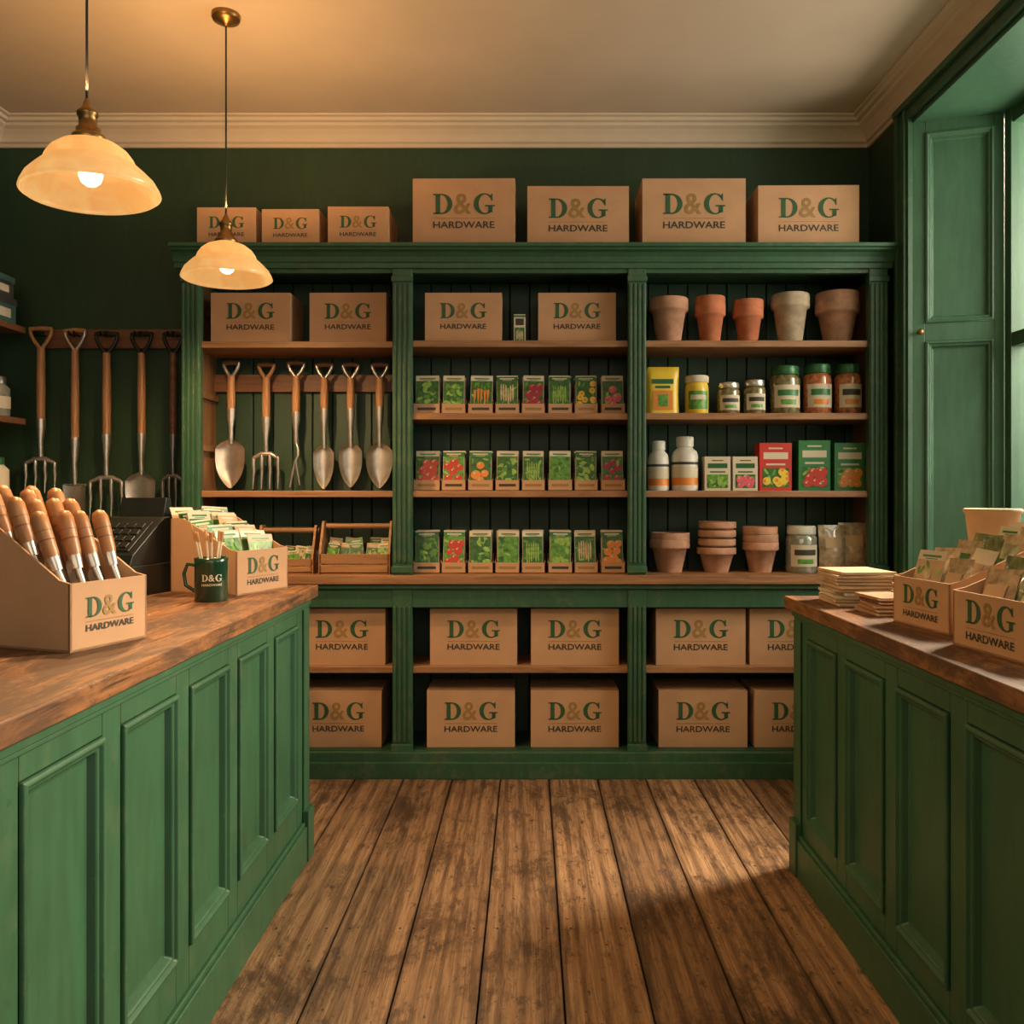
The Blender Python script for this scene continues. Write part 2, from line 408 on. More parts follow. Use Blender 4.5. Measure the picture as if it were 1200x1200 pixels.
for z in (1.15,1.5,1.75,2.15): mb.box(xl+.042,xl+.06,YF+.06,WB-.04,z,z+.03,M['woodz'])
mb.box(xr-.042,xr-.03,YF+.04,WB-.03,.93,2.3,M['woodz'])
a,b_=bays[0]; mb.box(a,b_,WB-.055,WB-.03,1.80,1.885,M['rail'])
mb.obj('shelving_unit',(0,YF,0),bevel=.0025)

# ---------------------------------------------------------------- cardboard boxes
def cardboard_box(px0,px1,pyt,zb,Yf=3.975,depth=.25,logo_on=True,rot=None):
    x0,x1=fx(px0,Yf),fx(px1,Yf); h=fz(pyt,Yf)-zb; w=x1-x0; cx=(x0+x1)/2
    mb=MB(); r=random.uniform(-.012,.012) if rot is None else rot
    depth=min(depth,4.23-Yf-.008)
    mb.T=place(cx,Yf+depth/2,zb,r)
    d=depth/2
    mb.box(-w/2,w/2,-d,d,0,h-.004,M['card'])
    mb.box(-w/2,w/2,-d,-.002,h-.004,h,M['card']); mb.box(-w/2,w/2,.002,d,h-.004,h,M['card'])
    mb.box(-w/2-.0006,w/2+.0006,-.02,.02,h-.0005,h+.0006,M['tape'])
    for sx in (-1,1): mb.quad((sx*(w/2+.0006),-.02,h),(sx*(w/2+.0006),.02,h),(sx*(w/2+.0006),.02,h-.05),(sx*(w/2+.0006),-.02,h-.05),M['tape'])
    if logo_on:
        lw=min(w*.60,h*.95); logo(mb,lambda u,v:(u,-d-.0012,h*.53+v),lw)
    mb.obj('cardboard_box',(cx,Yf+depth/2,zb),bevel=.0025)
for a,b_,t in ((231,300,243),(307,374,245),(384,455,242),(484,604,209),(618,737,218),(753,874,209),(889,1007,217)): cardboard_box(a,b_,t,ztop,3.93,.28)
for a,b_,k in ((247,340,'L1'),(363,453,'L1'),(498,588,'C1'),(631,722,'C1')): cardboard_box(a,b_,343,SH[k],3.98)
for a,b_,k in ((350,452,'l'),(504,606,'c'),(622,725,'c'),(769,874,'r'),(879,984,'r')): cardboard_box(a,b_,713,SH[k],3.965)
for a,b_ in ((346,447),(500,603),(622,725),(772,876),(884,986)): cardboard_box(a,b_,809,ZB,3.965)

# ---------------------------------------------------------------- seed packets
def disc(mb,x,z,rx,rz,y,mat,rot=0,n=12):
    c,s_=math.cos(rot),math.sin(rot)
    pts=[]
    for i in range(n):
        a=2*pi*i/n; u=rx*math.cos(a); v=rz*math.sin(a); pts.append((x+u*c-v*s_,y,z+u*s_+v*c))
    mb.add(pts,[tuple(range(n))],mat)
def art(mb,kind,w,h,y):
    x0,x1,z0,z1=-w/2+.002,w/2-.002,.003,h*.83
    bgd={'onion':'kraft','bean':'leafd','marigold':'leafd','flower':'leaf'}.get(kind,'leafd' if random.random()<.6 else 'leaf')
    mb.quad((x0,y,z0),(x1,y,z0),(x1,y,z1),(x0,y,z1),M[bgd])
    R=random.uniform; ly=y
    def lay():
        nonlocal ly; ly-=.00012; return ly
    def clampd(x,z,rx,rz,m,rot=0):
        q=max(rx,rz) if rot else None
        ax=q or rx; az=q or rz
        x=max(x0+ax,min(x1-ax,x)) if 2*ax<x1-x0 else 0; z=max(z0+az,min(z1-az,z)) if 2*az<z1-z0 else (z0+z1)/2
        disc(mb,x,z,rx,rz,lay(),M[m],rot)
    for i in range(9):
        clampd(R(x0,x1),R(z0,z1),w*.13,w*.05,random.choice(['leaf','leafd','pod']),R(0,3.1))
    if kind in('tomato','beet','radish','onion','pepper'):
        m={'tomato':'red','beet':'dred','radish':'pinkp','onion':'beanp','pepper':'orange'}[kind]
        lay_=random.choice([((-.24,.20),(.22,.18),(-.02,.42),(.27,.55),(-.27,.60),(.03,.72)),((-.2,.3),(.2,.35),(0,.1),(.0,.62)),((-.26,.15),(.05,.25),(.28,.1),(-.2,.45),(.2,.48),(-.05,.68),(.28,.7))])
        for (x,z) in lay_:
            r=w*R(.15,.23); xx=x*w;zz=z*h*.9
            clampd(xx,zz,r,r*.95,m); clampd(xx-r*.3,zz+r*.35,r*.22,r*.16,'cream' if kind!='beet' else 'pinkp'); clampd(xx,zz+r*.7,r*.35,r*.14,'pod')
    elif kind=='carrot':
        for i in range(5):
            x=-w*.30+i*w*.15; l=lay(); zt_=z1*.68+R(-.005,.005)
            mb.add([(x-w*.065,l,zt_),(x+w*.065,l,zt_),(x+R(-.004,.004),l,z0+.006)],[(0,1,2)],M['orange'])
            clampd(x,zt_+h*.07,w*.03,h*.09,'leaf')
    elif kind in('bean','pea'):
        for i in range(6):
            clampd(-w*.28+i*w*.11,z1*.5+R(-.01,.01),w*.045,h*.27,'pod' if kind=='pea' else 'beanp',0)
            if kind=='pea':
                for k in range(3): clampd(-w*.28+i*w*.11,z1*(.35+.15*k),w*.025,w*.025,'leaf')
    elif kind in('lettuce','spinach'):
        for i in range(18):
            q=R(.8,1.4); clampd(R(x0,x1),R(z0,z1),w*.14*q,w*.08*q,random.choice(['pod','leaf','pod','leafd'] if kind=='lettuce' else ['leaf','leafd','leaf']),R(0,3.1))
    elif kind in('marigold','flower'):
        for i in range(8):
            x,z=R(x0,x1),R(z0,z1); r=w*.15
            clampd(x,z,r,r,'yellow' if kind=='marigold' else 'pinkp'); clampd(x,z,r*.45,r*.45,'orange' if kind=='marigold' else 'yellow')
HD=['cream','gprint','cream','white','cream','leafd','glid']
def seedpack(mb,w,h,kind,hd,th=.004,pic=True):
    mb.box(-w/2,w/2,0,th,0,h,M['cream'])
    y=-.0008
    if pic: art(mb,kind,w,h,y)
    mb.quad((-w/2,y,h*.83),(w/2,y,h*.83),(w/2,y,h*.96),(-w/2,y,h*.96),hd)
    tc=M['gprint'] if hd in (M['cream'],M['white']) else M['cream']
    mb.quad((-w*.34,y*1.6,h*.88),(w*.34,y*1.6,h*.88),(w*.34,y*1.6,h*.92),(-w*.34,y*1.6,h*.92),tc)
    mb.quad((-w*.22,y*1.6,h*.845),(w*.22,y*1.6,h*.845),(w*.22,y*1.6,h*.86),(-w*.22,y*1.6,h*.86),tc)
def pillow(mb,w,h,th,mat,label):
    """sealed clear bag, pinched flat at both ends"""
    N=8;vs=[];fs=[]
    def t(u,v): return th*max(0,1-abs(u)**3)*max(0,math.sin(pi*min(1,v*1.12)))**.6 if v<.89 else 0.0005
    for side in (-1,1):
        o=len(vs)
        for j in range(N+1):
            for i in range(N+1):
                u=i/N*2-1; v=j/N; vs.append((u*w/2*(1-.05*math.sin(pi*v)),side*t(u,v),v*h))
        for j in range(N):
            for i in range(N):
                a=o+j*(N+1)+i; fs.append((a,a+1,a+N+2,a+N+1))
    mb.add(vs,fs,mat,True)
    P=[];F=[]
    for j in range(4):
        for i in range(5):
            u=-.6+1.2*i/4; v=.52+.22*j/3; P.append((u*w/2,-t(u,v)-.002,v*h))
    for j in range(3):
        for i in range(4):
            a=j*5+i; F.append((a,a+1,a+6,a+5))
    mb.add(P,F,label,True)
def tray(px0,px1,pyt,zb,pk,hd):
    Yf=4.0; x0,x1=fx(px0,Yf),fx(px1,Yf); w=x1-x0; cx=(x0+x1)/2; h=fz(pyt,Yf)-zb
    mb=MB(); mb.T=place(cx,Yf,zb); D=.14; fh=.050; t=.003
    mb.box(-w/2,w/2,0,t,0,fh,M['card']); mb.box(-w/2,w/2,D-t,D,0,fh*1.7,M['card']); mb.box(-w/2,w/2,0,D,0,t,M['card'])
    for s_ in (-1,1):
        a=s_*w/2; b_=a-s_*t; mb.prism([(0,0),(D,0),(D,fh*1.7),(0,fh)],min(a,b_),max(a,b_),M['card'],'X')
    mb.quad((-w*.34,-.0008,.020),(w*.34,-.0008,.020),(w*.34,-.0008,.032),(-w*.34,-.0008,.032),M['lk' if random.random()<.3 else 'lo'])
    T0=mb.T.copy()
    for i in range(5):
        mb.T=T0@Matrix.Translation((random.uniform(-.003,.003),.010+i*.022,.003))@Matrix.Rotation(math.radians(-7),4,'X')@Matrix.Rotation(random.uniform(-.02,.02),4,'Y')
        if i==0:
            mb.T=mb.T@Matrix.Translation((0,0,.030)); seedpack(mb,w*.86,h-.036,pk,hd)
        else: seedpack(mb,w*.84,(h-.004)*(1.0-.02*random.random()),pk,hd,pic=False)
    mb.obj('seed_packet_display_box',(cx,Yf,zb))
cols=[(484,516),(517,546),(548,578),(580,609),(611,639),(642,671),(673,701),(704,733)]
rows=[(438,'C2',['lettuce','lettuce','carrot','bean','beet','pea','marigold','radish']),
      (527,'C3',['tomato','tomato','pepper','lettuce','pea','spinach','lettuce','beet']),
      (621,None,['spinach','tomato','lettuce','spinach','pea','lettuce','bean','pepper'])]
for py,k,ps in rows:
    for i,((a,b_),p) in enumerate(zip(cols,ps)):
        tray(a,b_,py,SH[k] if k else LEDGE,p,M[HD[(i*3+py)%7]])
mb=MB(); cx=fx(609,4.0); mb.T=place(cx,4.0,SH['C1']); w=.055; h=.135
mb.box(-w/2,w/2,0,.05,0,h,M['cream']); art(mb,'bean',w*.9,h*.65,-.001)
mb.box(-w*.35,w*.35,-.001,0,h*.62,h*.85,M['lk']); mb.box(-w*.5,w*.5,-.0012,0,h*.9,h*.97,M['gprint'])
mb.obj('seed_carton',(cx,4.0,SH['C1']),bevel=.001)

# ---------------------------------------------------------------- pots
def pot(px0,px1,pyt,zb,mat,n=1,Yc=4.08):
    x0,x1=fx(px0,Yc),fx(px1,Yc); R=(x1-x0)/2; cx=(x0+x1)/2; H=fz(pyt,Yc-R*.2)-zb
    mb=MB(); step=H*.17 if n>1 else 0; h=H-step*(n-1)
    for k in range(n):
        z=k*step; s_=1-.015*k+random.uniform(-.02,.01)
        r=R*s_
        p=[(r*.60,0),(r*.86,h*.72),(r*.99,h*.73),(r,h*.78),(r,h*.98),(r*.97,h),(r*.88,h),(r*.85,h*.95),(r*.80,h*.6),(r*.55,h*.06),(0,h*.06)]
        mb.lathe(p,mat,(cx+random.uniform(-.002,.002)*k,Yc,zb+z),28)
    mb.obj('terracotta_pot' if n==1 else 'terracotta_pot_stack',(cx,Yc,zb))
z=SH['R1']
pot(761,806,350,z,M['terraw']);pot(814,850,348,z,M['terra'],2);pot(859,894,352,z,M['terra'],2);pot(904,948,345,z,M['grey'],1);pot(956,1006,343,z,M['terraw'],2)
pot(761,808,624,LEDGE,M['terraw'],2);pot(817,862,611,LEDGE,M['terraw'],4);pot(870,912,617,LEDGE,M['terraw'],3)
# ---------------------------------------------------------------- jars, cans, cartons
def jar(name,px0,px1,pyt,zb,body,lid,label,lab2=None,Yc=4.06,wide=.9):
    x0,x1=fx(px0,Yc),fx(px1,Yc); R=(x1-x0)/2; cx=(x0+x1)/2; h=fz(pyt,Yc)-zb
    mb=MB(); c=(cx,Yc,zb)
    mb.lathe([(R*.92,0),(R,h*.04),(R,h*.72),(R*.93,h*.79),(R*wide*.9,h*.82)],body,c,28)
    mb.lathe([(R*wide,h*.82),(R*wide*1.02,h*.83),(R*wide*1.02,h*.97),(R*wide*.96,h)],lid,c,28,capt=True)
    def lab(z0,z1,mat,k,a0=-2.55,a1=-.6):
        N=12; P=[];F=[]
        for i in range(N+1):
            a=a0+(a1-a0)*i/N
            for z_ in (z0,z1): P.append((cx+R*k*math.cos(a),Yc+R*k*math.sin(a),zb+z_*h))
        for i in range(N): F.append((2*i,2*i+2,2*i+3,2*i+1))
        mb.add(P,F,mat,True)
    lab(.14,.60,label,1.012)
    if lab2: lab(.38,.50,lab2,1.02,-2.3,-.85); lab(.20,.30,M['orange'] if body is M['jarr'] else M['leaf'],1.02,-2.1,-1.05)
    mb.obj(name,c)
z=SH['R2']
def pouch(name,px0,px1,pyt,zb,body,pic,Yf=4.02,th=.03,head=None):
    x0,x1=fx(px0,Yf),fx(px1,Yf); cx=(x0+x1)/2; w=x1-x0; h=fz(pyt,Yf)-zb
    mb=MB(); mb.T=place(cx,Yf+th,zb); N=10; vs=[];fs=[]
    prof_=lambda u,v:th*(max(0,1-u**4)**.5)*(math.sin(pi*min(1,max(0,1-v))**.6*.5)**.8 if v<1 else 0)*.9
    for side in (-1,1):
        o=len(vs)
        for j in range(N+1):
            for i in range(N+1):
                u=i/N*2-1; v=j/N
                vs.append((u*w/2*(1-.03*math.sin(pi*v)),side*prof_(u,v),v*h))
        for j in range(N):
            for i in range(N):
                a=o+j*(N+1)+i; fs.append((a,a+1,a+N+2,a+N+1))
    mb.add(vs,fs,body,True)
    def front(u0,u1,v0,v1,mat,e=.0015):
        P=[];F=[];K=6
        for j in range(K+1):
            for i in range(K+1):
                u=u0+(u1-u0)*i/K; v=v0+(v1-v0)*j/K
                P.append((u*w/2*(1-.03*math.sin(pi*v)),-prof_(u,v)-e,v*h))
        for j in range(K):
            for i in range(K):
                a=j*(K+1)+i; F.append((a,a+1,a+K+2,a+K+1))
        mb.add(P,F,mat,True)
    if pic: front(-.6,.6,.10,.50,pic); front(-.3,.3,.17,.42,M['leaf'],.0022)
    if head: front(-.65,.65,.64,.74,head); front(-.45,.45,.55,.60,head)
    mb.obj(name,(cx,Yf+th,zb))
pouch('fertiliser_pouch',757,797,429,z,M['yellow'],M['orange'],head=M['glid'])
jar('plant_food_tin',803,830,441,z,M['yellow'],M['cream'],M['leaf'],M['cream'],wide=1)
jar('seed_jar',840,867,449,z,M['jar'],M['steel'],M['cream'],M['lk'])
jar('seed_jar',871,897,446,z,M['jar'],M['steel'],M['cream'],M['lk'])
jar('preserve_jar',902,937,430,z,M['jar'],M['glid'],M['cream'],M['gprint'])
jar('preserve_jar',941,974,428,z,M['jarr'],M['glid'],M['cream'],M['gprint'])
jar('preserve_jar',978,1009,428,z,M['jarr'],M['glid'],M['cream'],M['lk'])
z=SH['R3']
def bottle(px0,px1,pyt,zb,lab,Yc=4.06):
    x0,x1=fx(px0,Yc),fx(px1,Yc); R=(x1-x0)/2; cx=(x0+x1)/2; h=fz(pyt,Yc)-zb
    mb=MB(); c=(cx,Yc,zb)
    mb.lathe([(R*.93,0),(R,h*.04),(R,h*.62),(R*.9,h*.72),(R*.6,h*.79),(R*.55,h*.82)],M['white'],c,28)
    mb.lathe([(R*.66,h*.82),(R*.66,h*.98),(R*.6,h)],M['white'],c,20,capt=True)
    mb.lathe([(R*1.01,h*.10),(R*1.01,h*.24)],lab,c,28,capb=False); mb.lathe([(R*1.01,h*.24),(R*1.01,h*.44)],M['cream'],c,28,capb=False); mb.lathe([(R*1.01,h*.48),(R*1.01,h*.53)],M['lk'],c,28,capb=False)
    mb.obj('plant_feed_bottle',c)
bottle(759,784,517,z,M['orange']); bottle(787,818,512,z,M['orange'])
def carton(name,px0,px1,pyt,zb,body,pic,head,depth=.09,Yf=4.01):
    x0,x1=fx(px0,Yf),fx(px1,Yf); cx=(x0+x1)/2; w=x1-x0; h=fz(pyt,Yf)-zb
    mb=MB(); mb.T=place(cx,Yf,zb,random.uniform(-.05,.05))
    mb.box(-w/2,w/2,0,depth,0,h,body)
    T=mb.T.copy(); mb.T=T@Matrix.Translation((0,0,h*.06)); art(mb,pic,w*.84,h*.50,-.001); mb.T=T
    mb.box(-w*.38,w*.38,-.001,0,h*.66,h*.80,head); mb.box(-w*.3,w*.3,-.001,0,h*.53,h*.57,head); mb.box(-w*.22,w*.22,-.001,0,h*.87,h*.90,head)
    mb.obj(name,(cx,Yf,zb),bevel=.0015)
carton('seed_carton',826,856,535,z,M['cream'],'lettuce',M['glid']);carton('seed_carton',859,888,535,z,M['cream'],'radish',M['glid'])
carton('fertiliser_carton',890,928,519,z,M['red'],'marigold',M['cream']);carton('fertiliser_carton',936,973,516,z,M['gprint'],'tomato',M['cream'])
carton('fertiliser_carton',978,1014,519,z,M['gprint'],'pepper',M['cream'])
jar('storage_jar',921,957,616,LEDGE,M['glass'],M['white'],M['cream'],M['lk'])
mb=MB()
for (px,rot,w_,h_,mt,yy) in ((975,.1,.13,.225,M['bag'],4.03),(1000,-.12,.135,.235,M['bag'],4.05)):
    mb.T=place(fx(px,yy),yy,LEDGE,rot); mb.T=mb.T@Matrix.Rotation(-.05,4,'X'); pillow(mb,w_,h_,.032,mt,M['kraft'])
mb.obj('seed_bag',(fx(988,4.03),4.03,LEDGE))

# ---------------------------------------------------------------- garden tools
def dgrip(mb,z,w,mat,bar,h=.10):
    mb.tube([(0,0,z-h-.02),(0,0,z-h)],[.014,.014],mat)
    for s_ in (-1,1):
        mb.tube([(0,0,z-h-.01),(s_*w*.35,0,z-h*.62),(s_*w*.5,0,z-h*.30),(s_*w*.5,0,z-.004)],[.010,.0095,.009,.009],mat)
    mb.tube([(-w*.55,0,z-.008),(0,0,z-.004),(w*.55,0,z-.008)],[.011,.0125,.011],bar)
def blade(mb,z0,z1,wf,mat,curve=.02,yb=0):
    N=10;K=16;vs=[];fs=[]
    for j in range(K+1):
        v=j/K; wv=wf(v)
        for i in range(N+1):
            u=i/N*2-1; vs.append((u*wv,yb+curve*(u*u)*-1+curve*.3,z0+(z1-z0)*v))
    for j in range(K):
        for i in range(N):
            a=j*(N+1)+i; fs.append((a,a+1,a+N+2,a+N+1))
    mb.add(vs,fs,mat,True)
    mb.add([(p[0]*.99,p[1]+.003,p[2]) for p in vs],fs,mat,True)
def fork(mb,z0,z1,w,n,mat,r=.006):
    mb.tube([(-w/2,-.008,z0-.02),(-w*.2,-.004,z0),(w*.2,-.004,z0),(w/2,-.008,z0-.02)],[r*1.1,r*1.5,r*1.5,r*1.1],mat,8)
    for i in range(n):
        x=-w/2+w*i/(n-1); zt=z0-.02 if i in(0,n-1) else z0-.004
        mb.tube([(x,-.006,zt+.003),(x,-.008,z0-.05),(x,-.002,(z0+z1)/2),(x*1.02,-.012,z1)],[r*1.15,r*1.1,r,r*.25],mat,6)
def wtrowel(hw):
    def f(v):
        a=min(1,v/.18)**.5 if v>0 else .12
        b_=1 if v<.35 else max(.03,(1-((v-.35)/.65)**2.2))**.75
        return hw*max(.10,a)*b_ if v<.5 else hw*a*b_
    return f
def tool(name,px,top,shaft_end,head_top,bot,kind,Y,hw,gm,gb,handle=M['handle'],metal=M['steel'],gw=.085,sr=.013,gh=.10):
    X=fx(px,Y); zt=fz(top,Y); zs=fz(shaft_end,Y); zh=fz(head_top,Y); zb=fz(bot,Y)
    mb=MB(); mb.T=Matrix.Translation((X,Y,0))@Matrix.Rotation(random.uniform(-.12,.12),4,'Z')
    dgrip(mb,zt,gw,gm,gb,gh)
    zc=zt-gh
    mb.tube([(0,0,zc),(0,0,(zc+zs)/2),(0,0,zs+.01)],[sr*.95,sr*1.08,sr],handle,12)
    mb.tube([(0,0,zs+.03),(0,0,zs-.01),(0,-.004,(zs+zh)/2),(0,0,zh)],[sr*1.12,sr*1.08,sr*.62,sr*.6],metal,10)
    if kind=='spade':
        mb.tube([(-hw*.9,0,zh),(hw*.9,0,zh)],.005,metal)
        blade(mb,zh,zb,lambda v:hw*(.95 if v<.75 else .95-.35*((v-.75)/.25)**2),metal,.012)
    elif kind=='shovel':
        blade(mb,zh+.01,zb,wtrowel(hw),metal,.02)
    elif kind=='trowel':
        blade(mb,zh+.02,zb,wtrowel(hw),metal,.022)
    elif kind=='fork4': fork(mb,zh,zb,hw*2,4,metal,.0085)
    elif kind=='hook':
        mb.tube([(0,0,zh+.01),(.012,-.01,zh-.03),(.012,-.015,zh-.06),(-.004,-.01,zh-.09),(-.028,-.01,zb)],[.008,.008,.0075,.007,.004],metal)
        mb.tube([(0,-.012,zh-.085),(.02,-.012,zb+.01)],[.007,.003],metal)
    mb.obj(name,(X,Y,zb))
mb=MB(); zr=fz(398,4.25); mb.box(XL+.24,-1.60,WB-.028,WB,zr-.045,zr+.05,M['rail'])
for p in (48,88,125,165,203):
    for s_ in (-14,14):
        x=fx(p,4.22)+s_*.0009; mb.tube([(x,WB-.03,zr+.015),(x,4.19,zr+.015),(x,4.18,zr+.03)],.005,M['black'])
mb.obj('tool_rail',(-2,WB,zr),bevel=.003)
Yt=4.20; B=M['black']; Hn=M['handle']
tool('garden_fork',48,384,498,538,578,'fork4',Yt,.070,Hn,Hn,gw=.10,sr=.019)
tool('garden_spade',88,386,520,568,612,'spade',Yt,.062,M['steel'],Hn,gw=.10,sr=.018)
tool('garden_fork',125,390,516,560,610,'fork4',Yt,.075,B,B,gw=.10,sr=.019,metal=M['steel'])
tool('round_shovel',166,390,515,556,608,'shovel',Yt,.078,B,B,gw=.10,sr=.018)
tool('garden_fork',203,390,516,558,606,'fork4',Yt,.05,B,B,gw=.09,sr=.017,metal=M['dsteel'],handle=M['rail'])
Yh=4.15
for nm,p,t,s_,h,b_,k,w in (('hand_spade',271,424,486,520,572,'trowel',.074),('hand_fork',312,426,496,532,573,'fork4',.060),('hand_weeder',347,424,490,520,571,'hook',.03),
    ('hand_trowel',380,426,486,526,573,'trowel',.050),('hand_trowel',411,426,486,524,571,'trowel',.056),('hand_trowel',445,426,484,524,572,'trowel',.064)):
    g_=Hn if p in(312,) else M['steel']
    tool(nm,p,t,s_,h,b_,k,Yh,w,g_,M['rail'],gw=.072,sr=.0185,gh=.07)
# ---------------------------------------------------------------- trugs on ledge
def trug(px0,px1,Yf,htop,hside,depth,name='wooden_trug'):
    x0,x1=fx(px0,Yf),fx(px1,Yf); mb=MB(); zb=LEDGE; m=M['trug']; t=.012
    mb.box(x0,x1,Yf,Yf+depth,zb,zb+t,m)
    for y in (Yf,Yf+depth-t):
        mb.box(x0,x1,y,y+t,zb+.004,zb+hside*.48,m); mb.box(x0,x1,y,y+t,zb+hside*.52,zb+hside,m)
    c=Yf+depth/2
    for xa in (x0-.004,x1-t+.004):
        mb.prism([(Yf,zb),(Yf+depth,zb),(Yf+depth,zb+hside),(c+.03,zb+htop),(c-.03,zb+htop),(Yf,zb+hside)],xa,xa+t,m,'X')
    mb.tube([(x0-.01,c,zb+htop-.025),(x1+.01,c,zb+htop-.025)],.014,m,10)
    T=mb.T.copy()
    n=int((x1-x0)/.055)
    for j in range(2):
      for i in range(n):
        xx=x0+.04+i*(x1-x0-.07)/max(1,n-1)
        mb.T=place(xx,Yf+.03+.02*(i%2)+j*.07,zb+t,random.uniform(-.3,.3))@Matrix.Rotation(-.25,4,'X')@Matrix.Rotation(random.uniform(-.15,.15),4,'Y')
        seedpack(mb,.06,hside*(1.4+.25*j),random.choice(['onion','bean','lettuce','pea','tomato']),M[random.choice(['cream','kraft','glid'])])
    mb.T=T
    mb.obj(name,(x0,Yf,zb),bevel=.0015)
trug(374,456,3.93,.245,.095,.20); trug(300,366,3.95,.225,.07,.20)

# ---------------------------------------------------------------- counters
def counter(name,xface,sgn,y0,y1,zt,xback,ops,v0,v1,over=.03):
    mb=MB(); Wd=y1-y0; th=.042; zbdy=zt-th
    xb=xface-sgn*.02
    xa,xc=sorted((xb,xback)); mb.box(xa,xc,y0,y1,0,zbdy,M['greenin'])
    if sgn>0:
        mb.T=frame((xface,y0,0),(0,1,0),(0,0,1)); o=[(a-y0,b_-y0,v0,v1) for a,b_ in ops]
    else:
        mb.T=frame((xface,y1,0),(0,-1,0),(0,0,1)); o=[(y1-b_,y1-a,v0,v1) for a,b_ in ops]
    panels(mb,Wd,zbdy,o,M['green'])
    mb.box(-.0,Wd,0,.125,0,.018,M['green']); mb.box(0,Wd,.125,.140,0,.011,M['green'])
    mb.box(0,Wd,zbdy-.022,zbdy,0,.014,M['green']); mb.box(0,Wd,zbdy-.034,zbdy-.022,0,.007,M['green'])
    u=(Wd-.07) if sgn>0 else 0
    mb.box(u,u+.07,.14,zbdy-.034,0,.008,M['green']); mb.box(u-.004*(sgn>0)*1,u+.074,0,.18,0,.024,M['green'])
    mb.T=Matrix.Identity(4)
    mb.box(xa,xc,y1,y1+.014,0,zbdy,M['green']); mb.box(min(xa,xc),max(xa,xc),y1,y1+.028,0,.14,M['green'])
    xe=xface+sgn*over; n=3; w=(xback-xe)/n
    for k in range(n):
        a,b_=sorted((xe+w*k,xe+w*(k+1))); mb.box(a+.0006,b_-.0006,y0,y1+.04,zbdy,zt,M['ctr'])
    mb.obj(name,((xa+xc)/2,y0,0),bevel=.007,seg=3)
opsL=[]; y=2.94
for k in range(9): opsL.append((y-.262,y)); y-=.335
opsL=sorted(o for o in opsL if o[0]>.1)
counter('shop_counter',-.80,1,.08,3.08,.965,-1.60,opsL,.235,.845)
opsR=[]; y=2.83
for k in range(9): opsR.append((y-.268,y)); y-=.343
opsR=sorted(o for o in opsR if o[0]>.1)
counter('shop_counter',.925,-1,.08,2.96,.94,1.655,opsR,.205,.815)
CL,CR=.965,.94

# ---------------------------------------------------------------- counter display boxes
def disp(mb,W,Ln,hf,hb,card):
    t=.005
    mb.box(-t,0,-W/2,W/2,0,hf,card); mb.box(-Ln,-Ln+t,-W/2,W/2,0,hb,card); mb.box(-Ln,0,-W/2,W/2,0,t,card)
    for s_ in (-1,1):
        a=s_*W/2; b_=a-s_*t; mb.prism([(0,0),(0,hf),(-.03,hf+.006),(-Ln*.80,hb),(-Ln,hb),(-Ln,0)],min(a,b_),max(a,b_),card,'Y')
    logo(mb,lambda u,v:(.0014,u,hf*.52+v),W*.62)
def trowel_box(x,y,z,th,W=.21,Ln=.32):
    mb=MB(); T0=place(x,y,z,th); mb.T=T0; disp(mb,W,Ln,.145,.29,M['card'])
    for r,(xx,zz,n) in enumerate(((-.058,.140,4),(-.13,.170,4),(-.195,.19,3),(-.255,.20,3))):
        for i in range(n):
            yy=-W/2+.032+(W-.064)*i/(n-1)
            mb.T=T0@Matrix.Translation((xx,yy,zz))@Matrix.Rotation(-.42+random.uniform(-.05,.05),4,'Y')@Matrix.Rotation(random.uniform(-.06,.06),4,'X')
            blade(mb,-.005,-.095,wtrowel(.022),M['steel'],.006)
            mb.tube([(0,0,-.03),(0,.004,.0),(0,0,.035)],[.0065,.006,.0075],M['steel'])
            mb.tube([(0,0,.03),(0,0,.066)],[.0115,.0140],M['steel'],12)
            mb.tube([(0,0,.060),(0,0,.07),(0,0,.10),(0,0,.130),(0,0,.150),(0,0,.163),(0,0,.169)],[.0135,.0155,.0165,.018,.018,.0135,.004],M['grip'],14)
            mb.tube([(0,0,.098),(0,0,.101)],[.0172,.0172],M['rail'],14,False); mb.tube([(0,0,.120),(0,0,.1215)],[.0180,.0182],M['rail'],14,False)
    mb.obj('hand_trowel_display_box',(x,y,z))
trowel_box(-.925,1.885,CL,math.radians(-20))
def packet_box(x,y,z,th,W,Ln,kinds,hf=.14,hb=.24,ph=.16,bags=0):
    mb=MB(); T0=place(x,y,z,th); mb.T=T0; disp(mb,W,Ln,hf,hb,M['card'])
    n=int(Ln/(.045 if bags else .03))
    for i in range(n):
        xx=-.035-i*(Ln-.07)/(n-1)
        for s_ in (-1,1):
            k=random.choice(kinds)
            mb.T=T0@Matrix.Translation((xx,s_*W*.235+random.uniform(-.004,.004),.03+.09*i/n+random.uniform(0,.03)))@Matrix.Rotation(pi/2+random.uniform(-.18,.18),4,'Z')@Matrix.Rotation(math.radians(-18+random.uniform(-8,8)),4,'X')@Matrix.Rotation(random.uniform(-.06,.06),4,'Y')
            if bags and random.random()<bags: pillow(mb,W*.42,ph*1.02,.014,M[random.choice(['bag','bag','bagg','cream'])],M[random.choice(['cream','kraft','leafd'])])
            else: seedpack(mb,W*.42,ph,k,M[random.choice(HD+['kraft'])],.002)
    mb.obj('seed_packet_counter_box',(x,y,z))
packet_box(-.903,2.90,CL,math.radians(-22),.26,.28,['lettuce','onion','spinach','pea'],.145,.25)
packet_box(1.044,2.278,CR,math.radians(189),.245,.34,['onion','bean','radish','pea','onion'],.13,.235,bags=.75)
packet_box(1.028,1.905,CR,math.radians(187),.265,.36,['lettuce','pea','bean','spinach','onion'],.13,.235,bags=.5)
